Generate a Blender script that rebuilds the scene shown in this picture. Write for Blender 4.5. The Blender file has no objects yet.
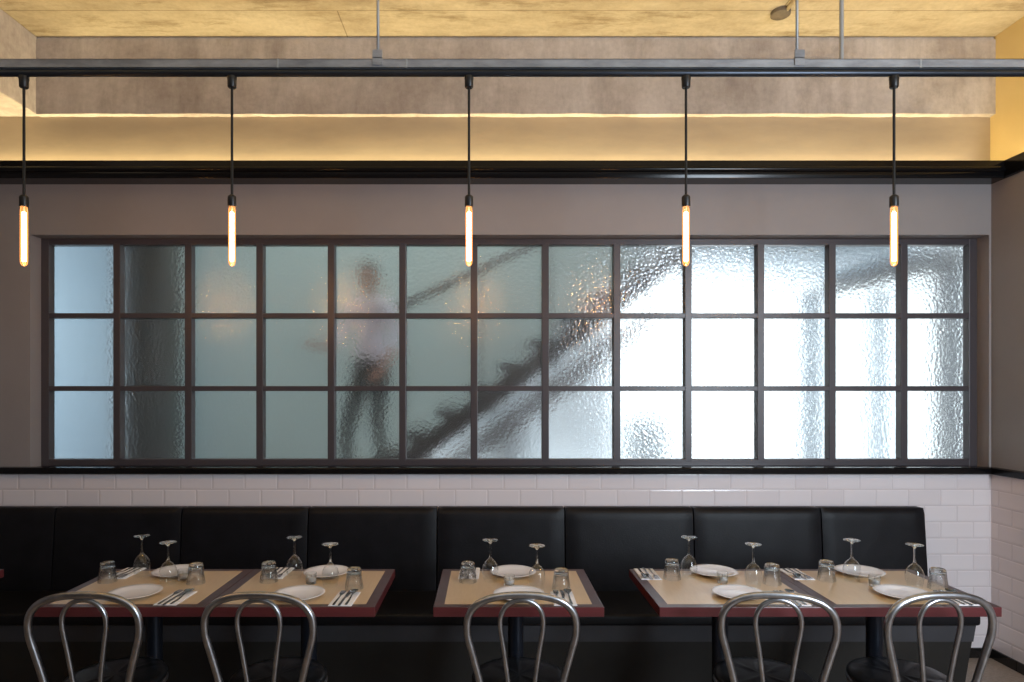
import bpy, bmesh, math, random
from mathutils import Vector, Matrix
random.seed(7)
PI = math.pi
scene = bpy.context.scene
COL = scene.collection

# ------------------------------------------------------------------ helpers
def link(o, parent=None):
    COL.objects.link(o)
    if parent is not None:
        o.parent = parent
    return o

def obj(name, bm, mat, parent=None, smooth=False, loc=None, angle=None):
    me = bpy.data.meshes.new(name)
    bmesh.ops.recalc_face_normals(bm, faces=bm.faces)
    if smooth:
        for f in bm.faces:
            f.smooth = True
        if angle is not None:
            for e in bm.edges:
                if len(e.link_faces) == 2 and e.calc_face_angle(0) > angle:
                    e.smooth = False
    bm.to_mesh(me); bm.free()
    for m in (mat if isinstance(mat, (list, tuple)) else [mat]):
        me.materials.append(m)
    o = bpy.data.objects.new(name, me)
    if loc is not None:
        o.location = loc
    return link(o, parent)

def thing(name, label, cat, loc=(0, 0, 0), rotz=0, group=None):
    o = bpy.data.objects.new(name, None)
    o.empty_display_size = 0.05
    o.location = loc
    o.rotation_euler = (0, 0, rotz)
    link(o)
    return tag(o, label, cat, group)

def tag(o, label, cat, group=None, kind=None):
    o['label'] = label
    o['category'] = cat
    if group:
        o['group'] = group
    elif 'group' in o:
        del o['group']
    if kind:
        o['kind'] = kind
    return o

def struct(o):
    o['kind'] = 'structure'
    return o

def dup(root, loc, rotz, label, group=None):
    r = root.copy(); COL.objects.link(r)
    r.location = loc; r.rotation_euler = (0, 0, rotz)
    r['label'] = label
    if group: r['group'] = group
    for ch in list(root.children):
        c = ch.copy(); COL.objects.link(c); c.parent = r
        for g in list(ch.children):
            d = g.copy(); COL.objects.link(d); d.parent = c
    return r

def box(bm, x0, x1, y0, y1, z0, z1, mi=0, bevel=0.0, seg=2):
    r = bmesh.ops.create_cube(bm, size=1.0)
    vs = r['verts']
    for v in vs:
        v.co = Vector(((x0 + x1) / 2 + v.co.x * (x1 - x0), (y0 + y1) / 2 + v.co.y * (y1 - y0), (z0 + z1) / 2 + v.co.z * (z1 - z0)))
    fs = set(f for v in vs for f in v.link_faces)
    for f in fs: f.material_index = mi
    if bevel > 0:
        es = list(set(e for v in vs for e in v.link_edges))
        bmesh.ops.bevel(bm, geom=es, offset=bevel, segments=seg, profile=0.5, affect='EDGES')
    return vs

def lathe(bm, prof, seg=32, cx=0, cy=0, cz=0, closed=False):
    """revolve (r,z) profile about z; r==0 points make poles"""
    rings = []
    for r, z in prof:
        if r <= 1e-6:
            rings.append([bm.verts.new((cx, cy, cz + z))])
        else:
            rings.append([bm.verts.new((cx + r * math.cos(2 * PI * i / seg), cy + r * math.sin(2 * PI * i / seg), cz + z)) for i in range(seg)])
    n = len(rings)
    for k in range(n if closed else n - 1):
        a, b = rings[k], rings[(k + 1) % n]
        for i in range(seg):
            j = (i + 1) % seg
            if len(a) == 1 and len(b) == 1: continue
            if len(a) == 1: bm.faces.new((a[0], b[i], b[j]))
            elif len(b) == 1: bm.faces.new((a[i], b[0], a[j]))
            else: bm.faces.new((a[i], b[i], b[j], a[j]))
    return rings

def tube(bm, pts, rad, seg=12, caps=True, closed=False):
    pts = [Vector(p) for p in pts]
    n = len(pts)
    rads = rad if isinstance(rad, (list, tuple)) else [rad] * n
    def tang(i):
        if closed:
            return (pts[(i + 1) % n] - pts[i - 1]).normalized()
        if i == 0: return (pts[1] - pts[0]).normalized()
        if i == n - 1: return (pts[-1] - pts[-2]).normalized()
        return (pts[i + 1] - pts[i - 1]).normalized()
    t = tang(0)
    up = Vector((0, 0, 1)) if abs(t.z) < 0.9 else Vector((0, 1, 0))
    nrm = t.cross(up).normalized()
    rings = []
    for i in range(n):
        t2 = tang(i)
        q = t.rotation_difference(t2)
        nrm = (q @ nrm); nrm = (nrm - t2 * nrm.dot(t2)).normalized()
        t = t2
        b = t.cross(nrm)
        rings.append([bm.verts.new(pts[i] + (nrm * math.cos(2 * PI * k / seg) + b * math.sin(2 * PI * k / seg)) * rads[i]) for k in range(seg)])
    for i in range(n if closed else n - 1):
        a, c = rings[i], rings[(i + 1) % n]
        for k in range(seg):
            j = (k + 1) % seg
            bm.faces.new((a[k], a[j], c[j], c[k]))
    if caps and not closed:
        bm.faces.new(list(reversed(rings[0]))); bm.faces.new(rings[-1])
    return rings

def smooth_path(ctrl, n=10):
    """catmull-rom through control points"""
    c = [Vector(p) for p in ctrl]
    c = [c[0] * 2 - c[1]] + c + [c[-1] * 2 - c[-2]]
    out = []
    for i in range(1, len(c) - 2):
        p0, p1, p2, p3 = c[i - 1], c[i], c[i + 1], c[i + 2]
        for k in range(n):
            t = k / n
            out.append(0.5 * ((2 * p1) + (p2 - p0) * t + (2 * p0 - 5 * p1 + 4 * p2 - p3) * t * t + (3 * p1 - p0 - 3 * p2 + p3) * t ** 3))
    out.append(c[-2])
    return out

def prism(bm, pts2, axis, a0, a1, mi=0):
    """extrude a 2-D outline along axis: 'x' (pts are y,z) or 'y' (pts x,z) or 'z' (pts x,y)"""
    def mk(p, a):
        if axis == 'x': return (a, p[0], p[1])
        if axis == 'y': return (p[0], a, p[1])
        return (p[0], p[1], a)
    A = [bm.verts.new(mk(p, a0)) for p in pts2]
    B = [bm.verts.new(mk(p, a1)) for p in pts2]
    n = len(pts2)
    fs = [bm.faces.new(list(reversed(A))), bm.faces.new(B)]
    for i in range(n):
        j = (i + 1) % n
        fs.append(bm.faces.new((A[i], A[j], B[j], B[i])))
    for f in fs: f.material_index = mi

# ------------------------------------------------------------------ materials
def newmat(name):
    m = bpy.data.materials.new(name); m.use_nodes = True
    nt = m.node_tree
    bsdf = nt.nodes['Principled BSDF']
    return m, nt, bsdf

def srgb(r, g, b):
    f = lambda c: (c / 255 / 12.92) if c / 255 <= 0.04045 else ((c / 255 + 0.055) / 1.055) ** 2.4
    return (f(r), f(g), f(b), 1)

def plain(name, col, rough=0.5, metal=0.0, spec=0.5, coat=0.0):
    m, nt, b = newmat(name)
    b.inputs['Base Color'].default_value = col
    b.inputs['Roughness'].default_value = rough
    b.inputs['Metallic'].default_value = metal
    b.inputs['Specular IOR Level'].default_value = spec
    b.inputs['Coat Weight'].default_value = coat
    return m

def noisy(name, c1, c2, scale=4, rough=0.6, bump=0.0, detail=6, metal=0.0, stretch=(1, 1, 1), bscale=None, lo=0.35, hi=0.65, spec=0.5, rough2=None):
    m, nt, b = newmat(name)
    N, L = nt.nodes, nt.links
    tc = N.new('ShaderNodeTexCoord'); mp = N.new('ShaderNodeMapping')
    mp.inputs['Scale'].default_value = stretch
    L.new(tc.outputs['Object'], mp.inputs['Vector'])
    nz = N.new('ShaderNodeTexNoise'); nz.inputs['Scale'].default_value = scale; nz.inputs['Detail'].default_value = detail
    nz.inputs['Roughness'].default_value = 0.62
    L.new(mp.outputs['Vector'], nz.inputs['Vector'])
    rp = N.new('ShaderNodeValToRGB')
    rp.color_ramp.elements[0].position = lo; rp.color_ramp.elements[0].color = c1
    rp.color_ramp.elements[1].position = hi; rp.color_ramp.elements[1].color = c2
    L.new(nz.outputs['Fac'], rp.inputs['Fac']); L.new(rp.outputs['Color'], b.inputs['Base Color'])
    b.inputs['Roughness'].default_value = rough; b.inputs['Metallic'].default_value = metal
    b.inputs['Specular IOR Level'].default_value = spec
    if rough2 is not None:
        mr = N.new('ShaderNodeMapRange'); mr.inputs['To Min'].default_value = rough; mr.inputs['To Max'].default_value = rough2
        L.new(nz.outputs['Fac'], mr.inputs['Value']); L.new(mr.outputs['Result'], b.inputs['Roughness'])
    if bump:
        n2 = N.new('ShaderNodeTexNoise'); n2.inputs['Scale'].default_value = bscale or scale * 8; n2.inputs['Detail'].default_value = 5
        L.new(mp.outputs['Vector'], n2.inputs['Vector'])
        bp = N.new('ShaderNodeBump'); bp.inputs['Strength'].default_value = bump; bp.inputs['Distance'].default_value = 0.01
        L.new(n2.outputs['Fac'], bp.inputs['Height']); L.new(bp.outputs['Normal'], b.inputs['Normal'])
    return m

M = {}
M['paint'] = noisy('wall_paint', srgb(138, 133, 133), srgb(145, 140, 140), scale=1.2, rough=0.55, bump=0.05, bscale=60)
M['upper_paint'] = noisy('upper_wall_paint', srgb(150, 135, 118), srgb(172, 155, 132), scale=1.6, rough=0.6, bump=0.06, bscale=30, stretch=(0.5, 1, 1.5))
M['black_trim'] = plain('black_gloss_trim', (0.005, 0.005, 0.006, 1), 0.16, spec=0.28)
M['frame_black'] = plain('window_frame_paint', srgb(70, 65, 69), 0.36)
M['black_tile'] = plain('black_skirting_tile', (0.012, 0.011, 0.011, 1), 0.2)

def concrete(name, base, dark, stain, horiz=True, hue=None):
    m, nt, b = newmat(name); N, L = nt.nodes, nt.links
    tc = N.new('ShaderNodeTexCoord')
    def noise(scale, st, det=8, rough=0.65):
        mp = N.new('ShaderNodeMapping'); mp.inputs['Scale'].default_value = st
        L.new(tc.outputs['Object'], mp.inputs['Vector'])
        n = N.new('ShaderNodeTexNoise'); n.inputs['Scale'].default_value = scale; n.inputs['Detail'].default_value = det; n.inputs['Roughness'].default_value = rough
        L.new(mp.outputs['Vector'], n.inputs['Vector']); return n
    def ramp(n, p0, c0, p1, c1):
        r = N.new('ShaderNodeValToRGB')
        r.color_ramp.elements[0].position = p0; r.color_ramp.elements[0].color = c0
        r.color_ramp.elements[1].position = p1; r.color_ramp.elements[1].color = c1
        L.new(n.outputs['Fac'], r.inputs['Fac']); return r
    def mix(fac, a, bcol, mode='MIX'):
        mx = N.new('ShaderNodeMix'); mx.data_type = 'RGBA'; mx.blend_type = mode
        if hasattr(fac, 'links'): L.new(fac, mx.inputs['Factor'])
        else: mx.inputs['Factor'].default_value = fac
        for s, v in (('A', a), ('B', bcol)):
            sock = [i for i in mx.inputs if i.name == s and i.type == 'RGBA'][0]
            if hasattr(v, 'links'): L.new(v, sock)
            else: sock.default_value = v
        return [o for o in mx.outputs if o.type == 'RGBA'][0]
    n1 = noise(1.3, (1, 1, 1)); n2 = noise(5, (1, 1, 0.22), 10, 0.72) if horiz else noise(2.2, (0.45, 1.2, 1), 10, 0.72); n3 = noise(30, (1, 1, 1), 6)
    r1 = ramp(n1, 0.3, base, 0.72, dark)
    r2 = ramp(n2, 0.45, (0, 0, 0, 1), 0.85, (1, 1, 1, 1))
    c = mix(r2.outputs['Color'], r1.outputs['Color'], stain)
    r3 = ramp(n3, 0.35, (0.70, 0.70, 0.70, 1), 0.6, (1, 1, 1, 1))
    c = mix(0.4 if horiz else 0.35, c, r3.outputs['Color'], 'MULTIPLY')
    if not horiz:
        n5 = noise(5.0, (0.35, 1.5, 1), 12, 0.75)
        r5 = ramp(n5, 0.34, (0.52, 0.46, 0.38, 1), 0.47, (1, 1, 1, 1))
        c = mix(0.85, c, r5.outputs['Color'], 'MULTIPLY')
    n4 = noise(1.6, (1, 1, 0.8) if horiz else (0.5, 1, 1), 10, 0.7)
    r4 = ramp(n4, 0.48, (1, 1, 1, 1), 0.66, (0.60, 0.56, 0.54, 1))
    c = mix(0.7, c, r4.outputs['Color'], 'MULTIPLY')
    if not horiz:   # board / formwork joints on the ceiling
        bt = N.new('ShaderNodeTexBrick'); bt.inputs['Scale'].default_value = 1.0
        bt.inputs['Brick Width'].default_value = 5.3; bt.inputs['Row Height'].default_value = 0.30
        bt.inputs['Mortar Size'].default_value = 0.004; bt.inputs['Mortar Smooth'].default_value = 0.2
        bt.inputs['Color1'].default_value = (1, 1, 1, 1); bt.inputs['Color2'].default_value = (0.93, 0.92, 0.9, 1); bt.inputs['Mortar'].default_value = (0.45, 0.42, 0.38, 1)
        mp = N.new('ShaderNodeMapping'); mp.inputs['Location'].default_value = (0.9, -3.62, 0)
        L.new(tc.outputs['Object'], mp.inputs['Vector']); L.new(mp.outputs['Vector'], bt.inputs['Vector'])
        c = mix(0.75, c, bt.outputs['Color'], 'MULTIPLY')
    L.new(c, b.inputs['Base Color'])
    b.inputs['Roughness'].default_value = 0.85; b.inputs['Specular IOR Level'].default_value = 0.25
    bp = N.new('ShaderNodeBump'); bp.inputs['Strength'].default_value = 0.35; bp.inputs['Distance'].default_value = 0.008
    L.new(n3.outputs['Fac'], bp.inputs['Height']); L.new(bp.outputs['Normal'], b.inputs['Normal'])
    return m
M['beam'] = concrete('beam_concrete', srgb(214, 206, 202), srgb(184, 176, 172), srgb(156, 146, 140))
M['ceiling'] = concrete('ceiling_concrete', srgb(212, 200, 174), srgb(186, 170, 140), srgb(150, 132, 102), horiz=False)
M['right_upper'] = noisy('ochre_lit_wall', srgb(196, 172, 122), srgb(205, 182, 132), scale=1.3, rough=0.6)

def tile_mat(name, along):
    m, nt, b = newmat(name); N, L = nt.nodes, nt.links
    tc = N.new('ShaderNodeTexCoord'); sp = N.new('ShaderNodeSeparateXYZ'); cb = N.new('ShaderNodeCombineXYZ')
    L.new(tc.outputs['Object'], sp.inputs[0])
    def add(sock, v):
        a = N.new('ShaderNodeMath'); a.operation = 'ADD'; L.new(sock, a.inputs[0]); a.inputs[1].default_value = v; return a.outputs[0]
    L.new(add(sp.outputs['X' if along == 'x' else 'Y'], 20.2 + 2.729 + 0.101), cb.inputs[0])
    L.new(add(sp.outputs['Z'], 2.02 - 1.0476), cb.inputs[1])
    def brick(ms, sm):
        t = N.new('ShaderNodeTexBrick'); t.offset = 0.5
        t.inputs['Scale'].default_value = 1; t.inputs['Brick Width'].default_value = 0.202; t.inputs['Row Height'].default_value = 0.101
        t.inputs['Mortar Size'].default_value = ms; t.inputs['Mortar Smooth'].default_value = sm; t.inputs['Bias'].default_value = 0
        L.new(cb.outputs[0], t.inputs['Vector']); return t
    t = brick(0.0018, 0.1)
    t.inputs['Color1'].default_value = srgb(228, 221, 223); t.inputs['Color2'].default_value = srgb(220, 212, 214); t.inputs['Mortar'].default_value = srgb(206, 196, 198)
    L.new(t.outputs['Color'], b.inputs['Base Color'])
    b.inputs['Roughness'].default_value = 0.16
    t2 = brick(0.011, 1.0)
    bp = N.new('ShaderNodeBump'); bp.invert = True; bp.inputs['Strength'].default_value = 0.4; bp.inputs['Distance'].default_value = 0.004
    L.new(t2.outputs['Fac'], bp.inputs['Height']); L.new(bp.outputs['Normal'], b.inputs['Normal'])
    return m
M['tile_x'] = tile_mat('white_metro_tile_back', 'x')
M['tile_y'] = tile_mat('white_metro_tile_side', 'y')
M['floor'] = noisy('terrazzo_floor', srgb(128, 112, 100), srgb(150, 134, 120), scale=60, rough=0.45, detail=3)

# black upholstery
M['vinyl'] = noisy('black_leather', (0.005, 0.005, 0.0065, 1), (0.008, 0.008, 0.0105, 1), scale=9, rough=0.46, bump=0.10, bscale=140, spec=0.24)
M['seat_vinyl'] = noisy('black_seat_vinyl', (0.008, 0.008, 0.009, 1), (0.014, 0.014, 0.015, 1), scale=9, rough=0.28, bump=0.06, bscale=160)
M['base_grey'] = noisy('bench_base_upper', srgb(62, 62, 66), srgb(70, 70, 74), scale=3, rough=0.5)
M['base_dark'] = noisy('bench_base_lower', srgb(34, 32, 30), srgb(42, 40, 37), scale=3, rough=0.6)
M['piping'] = plain('seam_piping', (0.02, 0.02, 0.022, 1), 0.4)

# tables
M['mahogany'] = noisy('mahogany_edge', srgb(84, 36, 38), srgb(104, 46, 48), scale=5, rough=0.28, stretch=(0.3, 3, 6), spec=0.5)
M['mahogany_top'] = noisy('mahogany_border', srgb(64, 42, 42), srgb(80, 52, 50), scale=5, rough=0.28, stretch=(0.6, 3, 6), spec=0.5)
M['inlay'] = noisy('beige_laminate', srgb(206, 172, 122), srgb(214, 182, 134), scale=14, rough=0.30, stretch=(8, 1, 1), spec=0.8)
_b = M['inlay'].node_tree.nodes['Principled BSDF']
_b.inputs['Coat Weight'].default_value = 0.8; _b.inputs['Coat Roughness'].default_value = 0.36; _b.inputs['Coat IOR'].default_value = 1.65
M['table_metal'] = plain('dark_table_leg', srgb(38, 42, 52), 0.35, 0.6)
M['chrome'] = noisy('brushed_steel_tube', srgb(158, 160, 164), srgb(184, 185, 188), scale=20, rough=0.24, metal=1.0, rough2=0.36)
M['cutlery'] = plain('polished_steel', srgb(150, 150, 150), 0.14, 1.0)
M['china'] = plain('white_china', srgb(236, 233, 236), 0.16, coat=0.3)
M['napkin'] = noisy('white_napkin', srgb(232, 230, 232), srgb(242, 240, 242), scale=40, rough=0.85, bump=0.1, bscale=200)
M['rubber'] = plain('black_rubber', (0.012, 0.012, 0.012, 1), 0.6)
M['wax'] = plain('white_wax', srgb(205, 200, 198), 0.45)
M['wick'] = plain('burnt_wick', (0.03, 0.02, 0.015, 1), 0.8)

# rail and pendants
M['galv'] = noisy('galvanised_steel', srgb(128, 131, 138), srgb(168, 171, 178), scale=18, rough=0.45, metal=0.25, stretch=(0.3, 1, 1))
M['rail_pipe'] = noisy('dark_steel_pipe', srgb(52, 57, 66), srgb(70, 75, 84), scale=10, rough=0.34, metal=0.8, stretch=(0.2, 1, 1))
M['conduit'] = plain('zinc_conduit', srgb(168, 172, 178), 0.4, 0.3)
M['bakelite'] = plain('black_bakelite', (0.012, 0.012, 0.013, 1), 0.4)
M['cord'] = plain('black_cord', (0.01, 0.01, 0.01, 1), 0.7)
M['box_grey'] = noisy('aged_grey_box', srgb(92, 82, 72), srgb(120, 108, 92), scale=12, rough=0.7)

def emission(name, col, s):
    m = bpy.data.materials.new(name); m.use_nodes = True; nt = m.node_tree
    nt.nodes.remove(nt.nodes['Principled BSDF'])
    e = nt.nodes.new('ShaderNodeEmission'); e.inputs['Color'].default_value = col; e.inputs['Strength'].default_value = s
    nt.links.new(e.outputs[0], nt.nodes['Material Output'].inputs['Surface'])
    return m
M['filament'] = emission('glowing_filament', (1.0, 0.50, 0.17, 1), 120.0)

def thin_glass(name, tint, rough=0.0, glow=None):
    """clear tube glass: transparent body with fresnel reflection"""
    m = bpy.data.materials.new(name); m.use_nodes = True; nt = m.node_tree; N, L = nt.nodes, nt.links
    N.remove(N['Principled BSDF'])
    tr = N.new('ShaderNodeBsdfTransparent'); tr.inputs['Color'].default_value = tint
    gl = N.new('ShaderNodeBsdfGlossy'); gl.inputs['Roughness'].default_value = 0.05
    lw = N.new('ShaderNodeLayerWeight'); lw.inputs['Blend'].default_value = 0.25
    mx = N.new('ShaderNodeMixShader')
    L.new(lw.outputs['Fresnel'], mx.inputs[0]); L.new(tr.outputs[0], mx.inputs[1]); L.new(gl.outputs[0], mx.inputs[2])
    last = mx
    if glow:
        em = N.new('ShaderNodeEmission'); em.inputs['Color'].default_value = glow[0]; em.inputs['Strength'].default_value = glow[1]
        ad = N.new('ShaderNodeAddShader'); L.new(mx.outputs[0], ad.inputs[0]); L.new(em.outputs[0], ad.inputs[1]); last = ad
    L.new(last.outputs[0], N['Material Output'].inputs['Surface'])
    return m
M['bulb_glass'] = thin_glass('amber_bulb_glass', (1.0, 0.86, 0.70, 1), glow=((1.0, 0.36, 0.10, 1), 0.50))

def glass(name, ior=1.45, col=(0.97, 0.985, 0.985, 1), rough=0.0, clear=0.35):
    m = bpy.data.materials.new(name); m.use_nodes = True; nt = m.node_tree; N, L = nt.nodes, nt.links
    N.remove(N['Principled BSDF'])
    g = N.new('ShaderNodeBsdfGlass'); g.inputs['IOR'].default_value = ior; g.inputs['Color'].default_value = col; g.inputs['Roughness'].default_value = rough
    t = N.new('ShaderNodeBsdfTransparent'); t.inputs['Color'].default_value = col
    mx = N.new('ShaderNodeMixShader'); mx.inputs[0].default_value = clear
    L.new(g.outputs[0], mx.inputs[1]); L.new(t.outputs[0], mx.inputs[2]); L.new(mx.outputs[0], N['Material Output'].inputs['Surface'])
    return m
M['glass'] = glass('clear_glassware', ior=1.45, clear=0.15)
def shell(name, ior, solid=0.0):
    m = bpy.data.materials.new(name); m.use_nodes = True; nt = m.node_tree; N, L = nt.nodes, nt.links
    N.remove(N['Principled BSDF'])
    t = N.new('ShaderNodeBsdfTransparent'); t.inputs['Color'].default_value = (0.97, 0.98, 0.985, 1)
    g = N.new('ShaderNodeBsdfGlossy'); g.inputs['Roughness'].default_value = 0.015; g.inputs['Color'].default_value = (1, 1, 1, 1)
    lw = N.new('ShaderNodeLayerWeight'); lw.inputs['Blend'].default_value = 0.5
    pw = N.new('ShaderNodeMath'); pw.operation = 'POWER'; pw.inputs[1].default_value = 4.0; L.new(lw.outputs['Facing'], pw.inputs[0])
    f = N.new('ShaderNodeMath'); f.operation = 'MULTIPLY_ADD'; f.inputs[1].default_value = 0.70; f.inputs[2].default_value = ((ior - 1) / (ior + 1)) ** 2
    L.new(pw.outputs[0], f.inputs[0])
    mx = N.new('ShaderNodeMixShader')
    L.new(f.outputs[0], mx.inputs[0]); L.new(t.outputs[0], mx.inputs[1]); L.new(g.outputs[0], mx.inputs[2])
    out = mx
    if solid:
        gb = N.new('ShaderNodeBsdfGlass'); gb.inputs['IOR'].default_value = 1.45; gb.inputs['Roughness'].default_value = 0.0
        m2 = N.new('ShaderNodeMixShader'); m2.inputs[0].default_value = solid
        L.new(mx.outputs[0], m2.inputs[1]); L.new(gb.outputs[0], m2.inputs[2]); out = m2
    L.new(out.outputs[0], N['Material Output'].inputs['Surface'])
    return m
M['thin'] = shell('thin_stemware_glass', 1.42)
M['tumbler'] = shell('tumbler_wall_glass', 1.6, 0.5)

def hammered():
    m, nt, b = newmat('hammered_window_glass'); N, L = nt.nodes, nt.links
    b.inputs['Base Color'].default_value = (0.93, 0.97, 0.97, 1)
    b.inputs['Transmission Weight'].default_value = 1.0
    b.inputs['IOR'].default_value = 1.46
    b.inputs['Roughness'].default_value = 0.25
    tc = N.new('ShaderNodeTexCoord')
    v = N.new('ShaderNodeTexVoronoi'); v.feature = 'SMOOTH_F1'; v.inputs['Scale'].default_value = 52; v.inputs['Smoothness'].default_value = 0.6
    nz = N.new('ShaderNodeTexNoise'); nz.inputs['Scale'].default_value = 6; nz.inputs['Detail'].default_value = 2
    vm = N.new('ShaderNodeVectorMath'); vm.operation = 'SCALE'; vm.inputs['Scale'].default_value = 0.03
    va = N.new('ShaderNodeVectorMath'); va.operation = 'ADD'
    L.new(tc.outputs['Object'], nz.inputs['Vector']); L.new(nz.outputs['Color'], vm.inputs[0])
    L.new(tc.outputs['Object'], va.inputs[0]); L.new(vm.outputs[0], va.inputs[1]); L.new(va.outputs[0], v.inputs['Vector'])
    bp = N.new('ShaderNodeBump'); bp.inputs['Strength'].default_value = 0.22; bp.inputs['Distance'].default_value = 0.010
    b.inputs['Coat Weight'].default_value = 1.0; b.inputs['Coat Roughness'].default_value = 0.165; b.inputs['Coat IOR'].default_value = 1.6
    L.new(bp.outputs['Normal'], b.inputs['Coat Normal'])
    L.new(v.outputs['Distance'], bp.inputs['Height']); L.new(bp.outputs['Normal'], b.inputs['Normal'])
    return m
M['hammered'] = hammered()

# stairwell behind the glass
M['green_wall'] = noisy('grey_green_wall', srgb(176, 190, 186), srgb(184, 197, 193), scale=1, rough=0.7)
M['pale_wall'] = noisy('pale_blue_wall', srgb(150, 172, 188), srgb(160, 180, 194), scale=1, rough=0.7)
M['pillar'] = noisy('dark_pillar', srgb(44, 50, 48), srgb(64, 64, 58), scale=3, rough=0.25)
M['stair_dark'] = noisy('dark_stained_timber', srgb(46, 38, 38), srgb(60, 48, 46), scale=4, rough=0.5)
M['stair_red'] = noisy('reddish_timber', srgb(78, 52, 48), srgb(92, 64, 58), scale=4, rough=0.5)
M['white_ext'] = noisy('white_render_wall', srgb(225, 232, 238), srgb(238, 243, 247), scale=1, rough=0.8)
M['teal_post'] = plain('teal_door_frame', srgb(14, 40, 54), 0.5)
M['ext_grey'] = plain('grey_canopy', srgb(58, 64, 68), 0.6)
M['skin'] = plain('skin', srgb(176, 128, 108), 0.5)
M['hair'] = plain('dark_hair', srgb(36, 28, 26), 0.6)
M['shirt'] = noisy('white_shirt', srgb(226, 220, 234), srgb(236, 230, 242), scale=12, rough=0.8)
M['trousers'] = plain('dark_trousers', srgb(34, 32, 38), 0.8)

# ------------------------------------------------------------------ room shell
H = 1.65
XL, XR, YB, YN, ZC = -4.4, 3.14, 4.10, -2.6, 3.932
XU = 3.245          # upper right wall plane, set back behind the crown
YF = 4.20           # window frame front plane
WX0, WX1, WZ0, WZ1 = -2.858, 3.127, 1.183, 2.638

bm = bmesh.new()
box(bm, XL, XR, YN, 7.4, -0.12, 0.0)
struct(obj('floor', bm, M['floor']))

bm = bmesh.new()
box(bm, XL, XU + 0.12, YN, 4.4, ZC, ZC + 0.15)
struct(obj('ceiling', bm, M['ceiling']))

bm = bmesh.new()
box(bm, XL, XR + 0.1, YB, 4.30, 0.0, 1.150, 1)                 # tiled lower wall
box(bm, XL, WX0, YB, 4.30, 1.150, WZ1, 0)                      # pier left of the window
box(bm, XL, XR + 0.1, YB, 4.30, WZ1, 3.00, 0)                  # header
box(bm, WX1, XR + 0.1, YB + 0.0, 4.30, 1.150, WZ1, 0)          # sliver at the right
box(bm, XL, XU + 0.1, 4.245, 4.40, 3.00, ZC, 2)                # upper wall behind the cove
struct(obj('wall_back', bm, [M['paint'], M['tile_x'], M['upper_paint']]))

bm = bmesh.new()
box(bm, XR, XR + 0.12, YN, YB, 0.0, 1.150, 1)
box(bm, XR, XR + 0.12, YN, YB, 1.150, 3.00, 0)
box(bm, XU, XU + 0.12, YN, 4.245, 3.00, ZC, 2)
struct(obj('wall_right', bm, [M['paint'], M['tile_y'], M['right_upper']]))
bm = bmesh.new()
box(bm, XL - 0.12, XL, YN, 4.4, 0.0, ZC)
struct(obj('wall_left', bm, M['paint']))
bm = bmesh.new()
box(bm, XL - 0.12, XU + 0.12, YN - 0.12, YN, 0.0, ZC)
struct(obj('wall_near', bm, M['paint']))

# concrete beams
bm = bmesh.new()
box(bm, -2.89, XU, 4.200, 4.245, 3.434, ZC - 0.02, 0)
box(bm, -2.89, XU, 4.215, 4.245, ZC - 0.02, ZC, 0)
bmesh.ops.subdivide_edges(bm, edges=[e for e in bm.edges if abs(e.verts[0].co.x - e.verts[1].co.x) > 3], cuts=60)
for v in bm.verts:
    if v.co.z < 3.45:
        v.co.z += random.uniform(-0.003, 0.003)
struct(obj('trim_1', bm, M['beam']))
bm = bmesh.new()
box(bm, -3.5, -2.89, YN, 4.245, 3.434, ZC, 0, 0.006)
struct(obj('trim_2', bm, M['beam']))

# black crown with cove trough, back wall and right wall
prof = [(4.10, 2.952), (3.984, 2.952), (3.982, 2.955), (3.982, 2.990)] + [(3.982 - 0.017 * math.sin(PI * k / 10), 3.007 - 0.017 * math.cos(PI * k / 10)) for k in range(11)] + [(3.982, 3.026), (3.984, 3.060), (3.988, 3.062), (4.012, 3.062), (4.012, 3.0), (4.10, 3.0)]
bm = bmesh.new()
prism(bm, prof, 'x', XL, XR)
struct(obj('trim_3', bm, M['black_trim'], smooth=True, angle=0.6))
bm = bmesh.new()
prism(bm, [(XR - 0.006, 2.952), (XR - 0.012, 2.960), (XR - 0.012, 3.056), (XR - 0.006, 3.062), (XR + 0.012, 3.062), (XR + 0.012, 3.0), (XR, 3.0), (XR, 2.952)], 'y', YN, 3.99)
struct(obj('trim_4', bm, M['black_trim']))
# sill / dado rail
prof = [(4.10, 1.146), (4.075, 1.146), (4.070, 1.150), (4.068, 1.180), (4.072, 1.186), (4.10, 1.190)]
bm = bmesh.new()
prism(bm, prof, 'x', XL, XR)
box(bm, WX0, WX1, 4.10, YF + 0.01, 1.151, 1.184)
struct(obj('trim_5', bm, M['black_trim']))
bm = bmesh.new()
prism(bm, [(XR, 1.146), (XR - 0.02, 1.146), (XR - 0.022, 1.184), (XR, 1.190)], 'y', YN, 4.07)
struct(obj('trim_6', bm, M['black_trim']))
bm = bmesh.new()
box(bm, XL, XR, 4.088, 4.10, 0.0, 0.062, 0, 0.002)
struct(obj('baseboard_back', bm, M['black_tile']))
bm = bmesh.new()
y = YB - 0.012
while y > YN + 0.2:
    box(bm, XR - 0.012, XR, y - 0.198, y, 0.0, 0.062, 0, 0.002)
    y -= 0.2
struct(obj('baseboard_right', bm, M['black_tile']))

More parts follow.
